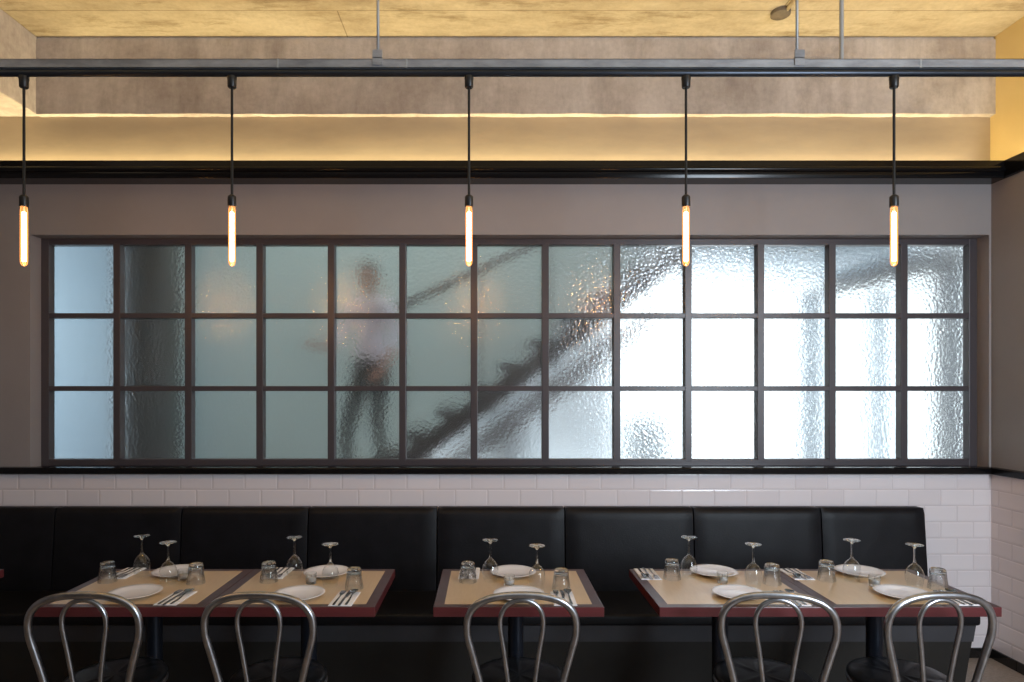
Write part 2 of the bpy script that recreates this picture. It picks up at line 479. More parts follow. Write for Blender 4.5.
# ------------------------------------------------------------------ window
win = bpy.data.objects.new('window_1', None); link(win); struct(win)
mull = [(p - 488) * YF / 657 for p in (116.5, 188, 259.5, 331, 402.5, 474, 545.5, 617, 688.5, 761, 832.5, 904.5)]
rows = [H + (393 - p) * YF / 657 for p in (315.5, 388.5)]
FD = 0.062
bm = bmesh.new()
box(bm, WX0, WX0 + 0.050, YF, YF + FD, WZ0, WZ1, 0, 0.003)
box(bm, WX1 - 0.050, WX1, YF, YF + FD, WZ0, WZ1, 0, 0.003)
box(bm, WX0 + 0.048, WX1 - 0.048, YF + 0.001, YF + FD - 0.001, WZ1 - 0.040, WZ1 - 0.001, 0, 0.003)
box(bm, WX0 + 0.048, WX1 - 0.048, YF + 0.001, YF + FD - 0.001, WZ0 + 0.001, WZ0 + 0.044, 0, 0.003)
obj('frame', bm, M['frame_black'], win)
bm = bmesh.new()
for x in mull:
    box(bm, x - 0.022, x + 0.022, YF, YF + FD, WZ0 + 0.03, WZ1 - 0.03, 0, 0.003)
for z in rows:
    box(bm, WX0 + 0.03, WX1 - 0.03, YF + 0.002, YF + FD, z - 0.016, z + 0.016, 0, 0.003)
obj('glazing_bars', bm, M['frame_black'], win)
bm = bmesh.new()
box(bm, WX0 + 0.02, WX1 - 0.02, YF + FD - 0.014, YF + FD - 0.006, WZ0 + 0.02, WZ1 - 0.02)
obj('glass', bm, M['hammered'], win)

# ------------------------------------------------------------------ stairwell beyond the glass
SLOPE = 0.17 / 0.228
SX0 = -2.21
def sz(x): return (x - SX0) * SLOPE
YW = 6.2
bm = bmesh.new()
pts = [(-2.55, 0.0), (-1.35, 0.0)]
xt = 1.75
prof = [(-3.0, 0.0), (-2.12, 0.0), (1.48, 2.72), (1.60, 4.2), (-3.0, 4.2)]
prism(bm, prof, 'y', YW, YW + 0.1)
struct(obj('wall_stairwell', bm, M['green_wall']))
bm = bmesh.new()
prism(bm, [(-2.12, 0.0), (1.22, 0.0), (1.22, 2.52)], 'y', YW + 0.12, YW + 0.2)
struct(obj('wall_understair', bm, M['white_ext']))
bm = bmesh.new()
box(bm, -4.4, -3.0, YW - 0.4, YW - 0.3, 0.0, 4.2)
struct(obj('wall_stairwell_left', bm, M['pale_wall']))
bm = bmesh.new()
box(bm, -4.4, 2.0, 4.4, YW + 0.1, 4.2, 4.3)
struct(obj('ceiling_stairwell', bm, M['pale_wall']))
st = thing('staircase', 'dark open staircase rising to the right behind the frosted window', 'staircase')
XE = 1.48
for yy in (4.78, 5.70):
    bm = bmesh.new()
    if yy < 5:
        prism(bm, [(SX0 + 0.05, 0.0), (SX0 + 0.20, 0.0), (XE, sz(XE) - 0.12), (XE, sz(XE) + 0.02), (SX0, 0.06)], 'y', yy, yy + 0.05)
    else:
        prism(bm, [(SX0 + 0.42, 0.0), (SX0 + 0.66, 0.0), (XE, sz(XE) - 0.49), (XE, sz(XE) - 0.31)], 'y', yy, yy + 0.05)
    obj('stringer', bm, M['stair_dark'] if yy < 5 else M['stair_red'], st)
n = int((XE - SX0) / 0.228)
for k in range(1, n + 1):
    bm = bmesh.new()
    x = SX0 + (k - 1) * 0.228
    box(bm, x, x + 0.27, 4.77, 5.76, k * 0.17 - 0.045, k * 0.17, 0, 0.004)
    if k > 2:
        prism(bm, [(x + 0.02, k * 0.17 - 0.03), (x + 0.22, k * 0.17 - 0.03), (x + 0.20, k * 0.17 - 0.20)], 'y', 4.785, 4.83)
    obj('tread', bm, M['stair_dark'], st)
bm = bmesh.new()
box(bm, XE - 0.04, 3.05, 4.77, 5.76, sz(XE) - 0.06, sz(XE) + 0.06)
obj('landing', bm, M['pale_wall'], st)
bm = bmesh.new()
for x in (2.95,):
    tube(bm, [(x, 5.7, 0), (x, 5.7, sz(XE))], 0.03)
obj('landing_post', bm, M['pale_wall'], st)
bm = bmesh.new()
tube(bm, [(-0.66, 4.80, 2.27), (0.52, 4.80, 2.82)], 0.024)
obj('handrail', bm, M['stair_red'], st, smooth=True)
for x in (-0.60, -0.05, 0.46):
    bm = bmesh.new()
    tube(bm, [(x, 4.80, sz(x) - 0.05), (x, 4.80, 2.27 + (x + 0.66) * 0.466)], 0.008, 8)
    obj('baluster', bm, M['stair_red'], st)

bm = bmesh.new()
lathe(bm, [(0, 0), (0.24, 0), (0.24, 4.2), (0, 4.2)], 40)
o = obj('round_pillar', bm, M['pillar'], None, smooth=True, loc=(-2.60, 5.05, 0), angle=0.8)
tag(o, 'dark round pillar behind the second column of frosted panes from the left', 'pillar')
df = thing('door_frame', 'dark teal door frame behind the rightmost frosted panes', 'door frame', (0, 0, 0))
bm = bmesh.new(); box(bm, 3.47, 3.66, 5.0, 5.12, 0, 2.66); obj('post', bm, M['teal_post'], df)
bm = bmesh.new(); prism(bm, [(2.62, 2.40), (3.64, 2.60), (3.64, 2.78), (2.62, 2.54)], 'y', 5.0, 5.10); obj('lintel', bm, M['ext_grey'], df)
M['pale_post'] = plain('pale_blue_post', srgb(88, 124, 146), 0.5)
for xa, xb in ((2.50, 2.62), (3.05, 3.16)):
    bm = bmesh.new(); box(bm, xa, xb, 5.2, 5.26, 0, 2.45); obj('post', bm, M['pale_post'], df)
bm = bmesh.new(); box(bm, 1.2, 5.2, 5.9, 7.9, 3.0, 3.1)
struct(obj('ceiling_entrance', bm, plain('grey_soffit', srgb(92, 102, 110), 0.8)))
# soft grey bollard-like planters seen low through the glass
for (x, yv, h, lab) in ((0.20, 6.04, 1.45, 'low grey planter shape under the stair, nearer the middle table'), (1.47, 6.04, 1.45, 'low grey planter shape under the stair, farther right')):
    bm = bmesh.new()
    lathe(bm, [(0, 0), (0.15, 0), (0.19, 0.1), (0.21, h - 0.1), (0.18, h), (0.14, h), (0.13, h - 0.05), (0, h - 0.05)], 28)
    o = obj('tall_planter', bm, plain('planter_grey', srgb(196, 204, 208), 0.7), None, smooth=True, loc=(x, yv, 0), angle=0.7)
    tag(o, lab, 'planter')

# ------------------------------------------------------------------ person on the stairs (walking down to the left)
def skin_mesh(name, nodes, edges, mat, parent, root=0, sub=2):
    me = bpy.data.meshes.new(name)
    me.from_pydata([n[0] for n in nodes], edges, [])
    o = bpy.data.objects.new(name, me); link(o, parent)
    md = o.modifiers.new('skin', 'SKIN'); md.use_smooth_shade = True
    sv = me.skin_vertices[0].data if me.skin_vertices else None
    if sv is None:
        bpy.context.view_layer.objects.active = o
        me.attributes  # noqa
    for i, nd in enumerate(nodes):
        r = nd[1]
        me.skin_vertices[0].data[i].radius = (r, r) if not isinstance(r, tuple) else r
        me.skin_vertices[0].data[i].use_root = (i == root)
    s = o.modifiers.new('sub', 'SUBSURF'); s.levels = sub; s.render_levels = sub
    dg = bpy.context.evaluated_depsgraph_get()
    m2 = bpy.data.meshes.new_from_object(o.evaluated_get(dg))
    o.modifiers.clear(); o.data = m2
    m2.materials.clear(); m2.materials.append(mat)
    for p in m2.polygons: p.use_smooth = True
    return o

pr = thing('person', 'person in a white shirt and dark trousers walking down the stairs behind frosted glass', 'person', (-0.93, 5.22, 1.02), 1.15)
pr.scale = (0.93, 0.93, 0.93)
# local frame: facing -X, feet at z=0 on one tread; the leading foot stands one tread lower
N_ = [((0.02, 0, 0.93), 0.125),            # 0 pelvis
      ((0.01, 0, 1.10), 0.115), ((0.0, 0, 1.28), 0.135), ((-0.01, 0, 1.42), 0.115), ((-0.02, 0, 1.50), 0.055), ((-0.035, 0, 1.56), 0.052),  # spine..neck
      ((0.0, -0.19, 1.40), 0.062), ((0.02, -0.24, 1.12), 0.045), ((-0.13, -0.24, 0.93), 0.033), ((-0.20, -0.23, 0.88), 0.026),   # near arm
      ((0.0, 0.19, 1.40), 0.062), ((-0.10, 0.25, 1.14), 0.045), ((-0.30, 0.26, 1.06), 0.033), ((-0.38, 0.26, 1.07), 0.026),      # far arm reaching forward
      ((0.03, -0.09, 0.86), 0.098), ((-0.05, -0.095, 0.47), 0.062), ((0.05, -0.09, 0.09), 0.042), ((-0.10, -0.095, 0.035), 0.034),  # near leg
      ((0.0, 0.09, 0.84), 0.098), ((-0.22, 0.095, 0.36), 0.062), ((-0.20, 0.095, -0.095), 0.042), ((-0.35, 0.095, -0.148), 0.034)]  # leading leg
E_ = [(0, 1), (1, 2), (2, 3), (3, 4), (4, 5), (3, 6), (6, 7), (7, 8), (8, 9), (3, 10), (10, 11), (11, 12), (12, 13), (0, 14), (14, 15), (15, 16), (16, 17), (0, 18), (18, 19), (19, 20), (20, 21)]
body = skin_mesh('body', N_, E_, M['skin'], pr)
for mt in (M['shirt'], M['trousers'], M['rubber']): body.data.materials.append(mt)
for p in body.data.polygons:
    c = p.center
    if c.z < 0.10 and (c.x < -0.02 or c.z < 0.02) and not (c.x < -0.1 and c.z > -0.02 and c.y > 0): p.material_index = 3
    elif c.z < 0.96 and abs(c.y) < 0.2: p.material_index = 2
    elif c.z < 1.49 and not (abs(c.y) > 0.18 and (c.z < 1.05 if c.y < 0 else c.x < -0.22)): p.material_index = 1
# head with face
bm = bmesh.new()
bmesh.ops.create_uvsphere(bm, u_segments=28, v_segments=20, radius=1)
for v in bm.verts:
    x, y, z = v.co
    jaw = 1.0 - 0.28 * max(0, -z) ** 1.2
    v.co = Vector((x * 0.098 * (jaw if x > 0 else 0.5 + 0.5 * jaw), y * 0.076 * jaw, z * 0.122))
    if v.co.x < -0.07 and abs(v.co.y) < 0.016 and -0.035 < v.co.z < 0.012:
        v.co.x -= 0.022 * (0.5 + (0.012 - v.co.z) / 0.047)          # nose
    if v.co.x < -0.06 and abs(abs(v.co.y) - 0.03) < 0.014 and abs(v.co.z - 0.012) < 0.012:
        v.co.x += 0.008                                             # eye sockets
for s in (-1, 1):
    for k in range(2):
        r = bmesh.ops.create_uvsphere(bm, u_segments=10, v_segments=8, radius=1)
        for v in r['verts']:
            if k == 0: v.co = Vector((0.012 + v.co.x * 0.018, s * 0.076 + v.co.y * 0.010, -0.005 + v.co.z * 0.030))   # ear
            else: v.co = Vector((-0.080 + v.co.x * 0.011, s * 0.030 + v.co.y * 0.012, 0.012 + v.co.z * 0.010))         # eye
head = obj('head', bm, M['skin'], pr, smooth=True, loc=(-0.045, 0, 1.66))
bm = bmesh.new(); tube(bm, smooth_path([(-0.082, -0.022, -0.052), (-0.094, 0, -0.050), (-0.082, 0.022, -0.052)], 4), 0.006, 8)
obj('mouth', bm, plain('lips', srgb(140, 84, 78), 0.5), head, smooth=True)
bm = bmesh.new()
bmesh.ops.create_uvsphere(bm, u_segments=28, v_segments=18, radius=1)
for v in bm.verts:
    v.co = Vector((v.co.x * 0.106 + 0.010, v.co.y * 0.086, v.co.z * 0.128 + 0.012))
bmesh.ops.delete(bm, geom=[v for v in bm.verts if v.co.z < -0.06 or (v.co.x < -0.045 and v.co.z < 0.055) or (v.co.x < 0.0 and v.co.z < 0.0)], context='VERTS')
obj('hair', bm, M['hair'], head, smooth=True)
# hands with five fingers
def hand(at, direction, side, parent):
    nd = [((0, 0, 0), 0.020), ((0.045, 0, 0), 0.026)]; ed = [(0, 1)]
    nd.append(((0.085, 0.0, 0), 0.024)); ed.append((1, 2))
    for k, (w, ln) in enumerate(((-0.030, 0.058), (-0.010, 0.070), (0.010, 0.072), (0.029, 0.062))):
        b = len(nd)
        nd += [((0.092, w, 0), 0.010), ((0.092 + ln * 0.5, w * 1.1, -0.006), 0.009), ((0.092 + ln * 0.95, w * 1.15, -0.028), 0.0075)]
        ed += [(2, b), (b, b + 1), (b + 1, b + 2)]
    b = len(nd)
    nd += [((0.035, side * 0.034, -0.004), 0.012), ((0.065, side * 0.056, -0.012), 0.010), ((0.090, side * 0.060, -0.020), 0.008)]
    ed += [(1, b), (b, b + 1), (b + 1, b + 2)]
    o = skin_mesh('hand', nd, ed, M['skin'], parent, root=1, sub=1)
    d = Vector(direction).normalized()
    o.rotation_euler = d.to_track_quat('X', 'Z').to_euler(); o.location = at
    return o
hand((-0.20, -0.23, 0.88), (-0.8, 0, -0.55), 1, body)
hand((-0.38, 0.26, 1.07), (-1, 0, 0.05), -1, body)

# ------------------------------------------------------------------ banquette bench
bn = thing('banquette_bench', 'long black leather banquette bench with tall panelled back against the tiled wall', 'bench')
bx = [-4.2, -3.415, -2.642, -1.869, -1.096, -0.310, 0.469, 1.254, 2.033, 2.668]
for a, b in zip(bx[:-1], bx[1:]):
    bm = bmesh.new()
    g = 0.004
    # profile in y,z: leaning back, softly padded
    nz, nx = 14, 16
    grid = {}
    for i in range(nx + 1):
        for j in range(nz + 1):
            u, v = i / nx, j / nz
            x = a + g + (b - a - 2 * g) * u; z = 0.44 + 0.506 * v
            yf = 3.960 + 0.04 * v
            edge = min(u, 1 - u) * (b - a); etop = (1 - v) * 0.516
            r = 0.011
            d = 0
            if edge < r: d += r - math.sqrt(max(0, r * r - (r - edge) ** 2))
            if etop < r: d += r - math.sqrt(max(0, r * r - (r - etop) ** 2))
            puff = 0.004 * math.sin(PI * u) ** 0.5 * math.sin(PI * min(1, v * 1.05)) ** 0.5 if 0 < u < 1 and 0 < v < 1 else 0
            wr = 0.0012 * math.sin(x * 37 + z * 11) * math.sin(z * 23 + x * 5)
            grid[i, j] = bm.verts.new((x, yf + d - puff + wr, z))
    for i in range(nx):
        for j in range(nz):
            bm.faces.new((grid[i, j], grid[i + 1, j], grid[i + 1, j + 1], grid[i, j + 1]))
    # sides, top and rear
    bk = {}
    for i in range(nx + 1):
        for j in range(nz + 1):
            if i in (0, nx) or j in (0, nz):
                bk[i, j] = bm.verts.new((grid[i, j].co.x, 4.09, grid[i, j].co.z))
    loop = [(i, 0) for i in range(nx)] + [(nx, j) for j in range(nz)] + [(i, nz) for i in range(nx, 0, -1)] + [(0, j) for j in range(nz, 0, -1)]
    for k in range(len(loop)):
        p, q = loop[k], loop[(k + 1) % len(loop)]
        bm.faces.new((grid[p], bk[p], bk[q], grid[q]))
    bm.faces.new([bk[p] for p in loop])
    obj('backrest_panel', bm, M['vinyl'], bn, smooth=True, angle=1.2)
bm = bmesh.new()
box(bm, -4.2, 2.655, 3.53, 3.985, 0.395, 0.458, 0, 0.018, 4)
obj('seat', bm, M['vinyl'], bn, smooth=True, angle=1.0)
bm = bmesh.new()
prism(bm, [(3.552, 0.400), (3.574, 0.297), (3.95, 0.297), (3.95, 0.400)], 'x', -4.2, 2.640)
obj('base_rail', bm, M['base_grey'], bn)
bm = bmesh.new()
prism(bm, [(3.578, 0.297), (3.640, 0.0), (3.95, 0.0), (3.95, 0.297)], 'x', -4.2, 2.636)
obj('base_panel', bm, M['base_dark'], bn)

# ------------------------------------------------------------------ tables
TY0, TY1, TZ = 2.76, 3.36, 0.75
TW = 0.719
def make_table(label, cx):
    t = thing('dining_table', label, 'table', (cx, 3.06, 0), 0, None)
    w, d = TW / 2, 0.30
    bm = bmesh.new(); box(bm, -w, w, -d, d, TZ - 0.041, TZ, 0, 0.0025)
    bm.faces.ensure_lookup_table()
    for f in bm.faces:
        if f.normal.z > 0.7: f.material_index = 1
    top = obj('table_top', bm, [M['mahogany'], M['mahogany_top']], t)
    bm = bmesh.new(); box(bm, -w + 0.045, w - 0.045, -d + 0.04, d - 0.04, TZ - 0.002, TZ + 0.0008)
    obj('inlay', bm, M['inlay'], top)
    bm = bmesh.new(); lathe(bm, [(0, 0.03), (0.036, 0.03), (0.036, TZ - 0.05), (0, TZ - 0.05)], 28)
    obj('column', bm, M['table_metal'], t, smooth=True, angle=0.8)
    bm = bmesh.new(); box(bm, -0.17, 0.17, -0.17, 0.17, TZ - 0.052, TZ - 0.041, 0, 0.002)
    obj('top_plate', bm, M['table_metal'], t)
    bm = bmesh.new(); lathe(bm, [(0, 0), (0.165, 0), (0.167, 0.008), (0.155, 0.016), (0.06, 0.040), (0.045, 0.055), (0, 0.055)], 36)
    obj('base', bm, M['table_metal'], t, smooth=True, angle=0.8)
    return t
TAB = [('corner', -2.575), ('t1', -1.5545), ('t2', -0.8345), ('t3', 0.129), ('t4', 1.080), ('t5', 1.800)]
TNAME = ['', 'left table of the left pair', 'right table of the left pair', 'lone middle table', 'left table of the right pair', 'right table of the right pair']
tl = ['mahogany-edged table at the left frame edge, only one dark corner showing',
      'beige-topped table with mahogany edge, left of the joined pair on the left',
      'beige-topped table with mahogany edge, right of the joined pair on the left',
      'beige-topped table with mahogany edge standing alone in the middle',
      'beige-topped table with mahogany edge, left of the joined pair on the right',
      'beige-topped table with mahogany edge beside the right tiled wall, brightest top']
TX = [-2.835, -1.5545, -0.8345, 0.129, 1.080, 1.800]
t0 = make_table(tl[1], TX[1]); t0['group'] = 'dining tables along the banquette'
for i in (0, 2, 3, 4, 5):
    dup(t0, (TX[i], 3.06, 0), 0, tl[i])

# ------------------------------------------------------------------ table settings
def split_wine():
    t = thing('wine_glass', 'x', 'wine glass')
    bowl_o = [(0.0325, 0.0), (0.036, 0.02), (0.0395, 0.045), (0.039, 0.06), (0.034, 0.078), (0.024, 0.094), (0.012, 0.105), (0.0065, 0.112), (0, 0.112)]
    inner = [(0, 0.1075), (0.007, 0.1065), (0.0115, 0.1035), (0.0232, 0.0930), (0.0331, 0.0772), (0.0380, 0.060), (0.0385, 0.045), (0.0350, 0.02), (0.0315, 0.0)]
    bm = bmesh.new(); lathe(bm, inner + bowl_o, 40); obj('bowl', bm, M['thin'], t, smooth=True, angle=1.0)
    bm = bmesh.new(); lathe(bm, [(0, 0.112), (0.0065, 0.112), (0.0048, 0.125), (0.0042, 0.15), (0.0050, 0.178), (0, 0.178)], 24); obj('stem', bm, M['glass'], t, smooth=True, angle=1.0)
    bm = bmesh.new(); lathe(bm, [(0, 0.178), (0.0050, 0.178), (0.009, 0.186), (0.020, 0.1905), (0.036, 0.1935), (0.0375, 0.1950), (0.036, 0.1965), (0, 0.197)], 40); obj('foot', bm, M['glass'], t, smooth=True, angle=1.0)
    return t
def mk_tumbler():
    """faceted tumbler upside down: rim on the table, thick base up"""
    bm = bmesh.new(); seg = 40
    prof = [(0.0, 0.073), (0.024, 0.072), (0.0285, 0.066), (0.0375, 0.022), (0.0400, 0.0), (0.0425, 0.0), (0.0400, 0.024), (0.0365, 0.046), (0.0335, 0.080), (0.0320, 0.088), (0.0285, 0.092), (0.024, 0.090), (0, 0.089)]
    rings = lathe(bm, prof, seg)
    for k in (6, 7, 8, 9):
        for i, v in enumerate(rings[k]):
            f = 1.0 - 0.045 * abs(math.sin(i * PI * 10 / seg)) if k in (7, 8) else 1.0 - 0.03 * abs(math.sin(i * PI * 10 / seg))
            v.co.x *= f; v.co.y *= f
    for f in bm.faces:
        f.material_index = 1 if f.calc_center_median().z < 0.066 else 0
    return obj('tumbler', bm, [M['glass'], M['tumbler']], None, smooth=True, angle=0.9)
def mk_plate():
    t = bmesh.new()
    lathe(t, [(0, 0.0035), (0.055, 0.0035), (0.060, 0.0), (0.066, 0.0), (0.070, 0.004), (0.095, 0.011), (0.110, 0.0165), (0.1125, 0.0182), (0.111, 0.0195), (0.094, 0.0150), (0.074, 0.0095), (0.066, 0.0075), (0, 0.0072)], 56)
    return obj('side_plate', t, M['china'], None, smooth=True, angle=1.2)
def mk_votive():
    t = thing('votive_candle', 'x', 'candle')
    bm = bmesh.new()
    lathe(bm, [(0, 0), (0.021, 0), (0.023, 0.003), (0.026, 0.048), (0.0262, 0.050), (0.0245, 0.050), (0.0215, 0.012), (0, 0.012)], 32)
    obj('glass_holder', bm, M['glass'], t, smooth=True, angle=0.9)
    bm = bmesh.new(); lathe(bm, [(0, 0.0125), (0.0205, 0.0125), (0.0212, 0.022), (0.0212, 0.030), (0.019, 0.032), (0, 0.031)], 24)
    w = obj('wax', bm, M['wax'], t, smooth=True, angle=0.9)
    bm = bmesh.new(); tube(bm, [(0, 0, 0.030), (0.001, 0, 0.041)], 0.001, 6)
    obj('wick', bm, M['wick'], w)
    return t
def mk_napkin():
    bm = bmesh.new()
    for k, (e, z) in enumerate(((0, 0.0), (0.002, 0.0016), (0.0035, 0.0032))):
        box(bm, -0.050 + e, 0.050 - e * 0.3, -0.096 + e, 0.096 - e, z, z + 0.0016, 0, 0.0006, 1)
    return obj('napkin', bm, M['napkin'], None)
def flat(outline, z0, z1, bow=None):
    bm = bmesh.new()
    A = [bm.verts.new((x, y, z0)) for x, y in outline]; B = [bm.verts.new((x, y, z1)) for x, y in outline]
    n = len(outline)
    bm.faces.new(list(reversed(A))); bm.faces.new(B)
    for i in range(n): bm.faces.new((A[i], A[(i + 1) % n], B[(i + 1) % n], B[i]))
    bmesh.ops.triangulate(bm, faces=[f for f in bm.faces if len(f.verts) > 4])
    if bow:
        for v in bm.verts: v.co.z += bow(v.co.x, v.co.y)
    return bm
def mk_fork():
    half = [(0.0042, -0.095), (0.0052, -0.085), (0.0040, -0.03), (0.0028, 0.02), (0.0034, 0.038), (0.0100, 0.052), (0.0115, 0.062), (0.0110, 0.095), (0.0085, 0.097), (0.0080, 0.068), (0.0052, 0.068), (0.0050, 0.097), (0.0028, 0.097), (0.0022, 0.068), ]
    out = half + [(-x, y) for x, y in reversed(half)]
    return obj('fork', flat(out, 0, 0.0022, lambda x, y: 0.006 * max(0, (y - 0.02) / 0.08) * (1.2 - (y - 0.02) / 0.08)), M['cutlery'], None)
def mk_knife():
    out = [(-0.0045, -0.102), (0.0045, -0.102), (0.0055, -0.09), (0.0045, -0.01), (0.0050, 0.005), (0.0095, 0.02), (0.0102, 0.07), (0.0080, 0.092), (0.0010, 0.106), (-0.0050, 0.108), (-0.0052, 0.0), (-0.0055, -0.09)]
    return obj('table_knife', flat(out, 0, 0.0026), M['cutlery'], None)
def mk_spoon():
    bm = bmesh.new()
    pts = []
    prof = [(-0.095, 0.0050), (-0.085, 0.0058), (-0.03, 0.0042), (0.02, 0.0028), (0.034, 0.0040), (0.042, 0.0110), (0.052, 0.0165), (0.066, 0.0185), (0.080, 0.0160), (0.092, 0.0095), (0.097, 0.0020)]
    top, bot = [], []
    nx = 8
    for (y, w) in prof:
        r1, r2 = [], []
        for k in range(nx + 1):
            u = -1 + 2 * k / nx
            inb = max(0, (y - 0.034) / 0.063) if y > 0.034 else 0
            dish = -0.010 * math.sin(PI * min(1, inb)) * (1 - u * u) if inb else 0
            arch = 0.008 * max(0, 1 - abs(y - 0.03) / 0.06) + (0.009 if y > 0.034 else 0) * min(1, inb * 4)
            z = 0.001 + arch + dish
            r1.append(bm.verts.new((u * w, y, z + 0.002))); r2.append(bm.verts.new((u * w, y, z)))
        top.append(r1); bot.append(r2)
    for i in range(len(prof) - 1):
        for k in range(nx):
            bm.faces.new((top[i][k], top[i][k + 1], top[i + 1][k + 1], top[i + 1][k]))
            bm.faces.new((bot[i][k], bot[i + 1][k], bot[i + 1][k + 1], bot[i][k + 1]))
        bm.faces.new((top[i][0], top[i + 1][0], bot[i + 1][0], bot[i][0]))
        bm.faces.new((top[i][nx], bot[i][nx], bot[i + 1][nx], top[i + 1][nx]))
    for r in (0, -1):
        for k in range(nx):
            bm.faces.new((top[r][k], bot[r][k], bot[r][k + 1], top[r][k + 1]))
    zmin = min(v.co.z for v in bm.verts)
    for v in bm.verts: v.co.z -= zmin
    return obj('dessert_spoon', bm, M['cutlery'], None, smooth=True, angle=1.0)

protos = {}
makers = {'wine': split_wine, 'tumbler': mk_tumbler, 'plate': mk_plate, 'votive': mk_votive, 'napkin': mk_napkin, 'fork': mk_fork, 'knife': mk_knife, 'spoon': mk_spoon}
cats = {'wine': 'wine glass', 'tumbler': 'glass', 'plate': 'plate', 'votive': 'candle', 'napkin': 'napkin', 'fork': 'fork', 'knife': 'knife', 'spoon': 'spoon'}
grp = {'wine': 'upturned wine glasses on the tables', 'tumbler': 'upturned tumblers on the tables', 'plate': 'white side plates on the tables', 'votive': 'votive candles on the tables', 'napkin': 'white napkins on the tables', 'fork': 'forks on the napkins', 'knife': 'knives on the napkins', 'spoon': 'spoons on the napkins'}
def put(kind, x, y, z, rz, label):
    if kind not in protos:
        o = makers[kind](); protos[kind] = o
        o.location = (x, y, z); o.rotation_euler = (0, 0, rz)
        tag(o, label, cats[kind], grp[kind])
        return o
    return dup(protos[kind], (x, y, z), rz, label, grp[kind])

TOP = TZ + 0.0009
# relative to each table's centre: far tumbler, far wine, far plate, near wine, near tumbler, votive, near plate, near napkin, far napkin
LAY = {1: [(-.262, .076), (-.150, .175), (.006, .205), (.047, .036), (.172, .05), (.088, .098), (-.015, -.14), (.188, -.185), (-.247, .214)],
       2: [(-.212, .078), (-.110, .145), (.036, .195), (.100, .000), (.217, -.03), (.0, .04), (0.0, -.16), (.210, -.195), (-.208, .216)],
       3: [(-.225, .075), (-.118, .085), (-.005, .195), (.097, -.03), (.207, -.048), (-.03, .0), (.008, -.165), (.200, -.190), (-.222, .214)],
       4: [(-.188, .125), (-.098, .150), (.040, .205), (.156, 0.0), (.260, .04), (.03, .05), (.03, -.15), (.238, -.195), (-.290, .195)],
       5: [(-.172, .100), (-.058, .085), (.046, .205), (.180, -.01), (.268, -.04), (0.0, .0), (.037, -.145), (.242, -.19), (-.274, .195)]}
for ti in range(1, 6):
    cx, cy = TX[ti], 3.06
    nm = TNAME[ti]
    L_ = LAY[ti]
    far, near = 'wall side', 'chair side'
    def P(k): return cx + L_[k][0], cy + L_[k][1]
    put('tumbler', *P(0), TOP, 0.2 * ti, f'upturned clear faceted tumbler, {far} of the {nm}')
    put('wine', *P(1), TOP, 0, f'upturned clear wine glass, {far} of the {nm}')
    put('plate', *P(2), TOP, 0, f'round white side plate, {far} of the {nm}')
    put('wine', *P(3), TOP, 0, f'upturned clear wine glass, {near} of the {nm}')
    put('tumbler', *P(4), TOP, 0.3 * ti + 1, f'upturned clear faceted tumbler, {near} of the {nm}')
    put('votive', *P(5), TOP, 0, f'small glass votive candle in the centre of the {nm}')
    put('plate', *P(6), TOP, 0, f'round white side plate, {near} of the {nm}')
    for k, sd, rz in ((7, near, 0), (8, far, PI)):
        x, y = P(k)
        rz += random.uniform(-0.03, 0.03)
        put('napkin', x, y, TOP, rz, f'folded white napkin under cutlery, {sd} of the {nm}')
        zt = TOP + 0.0050
        c, s = math.cos(rz), math.sin(rz)
        for kind, dx, dy in (('fork', -0.026, 0.0), ('knife', 0.000, -0.002), ('spoon', 0.026, 0.004)):
            put(kind, x + dx * c - dy * s, y + dx * s + dy * c, zt, rz, f'steel {"table knife" if kind == "knife" else kind} on the napkin, {sd} of the {nm}')

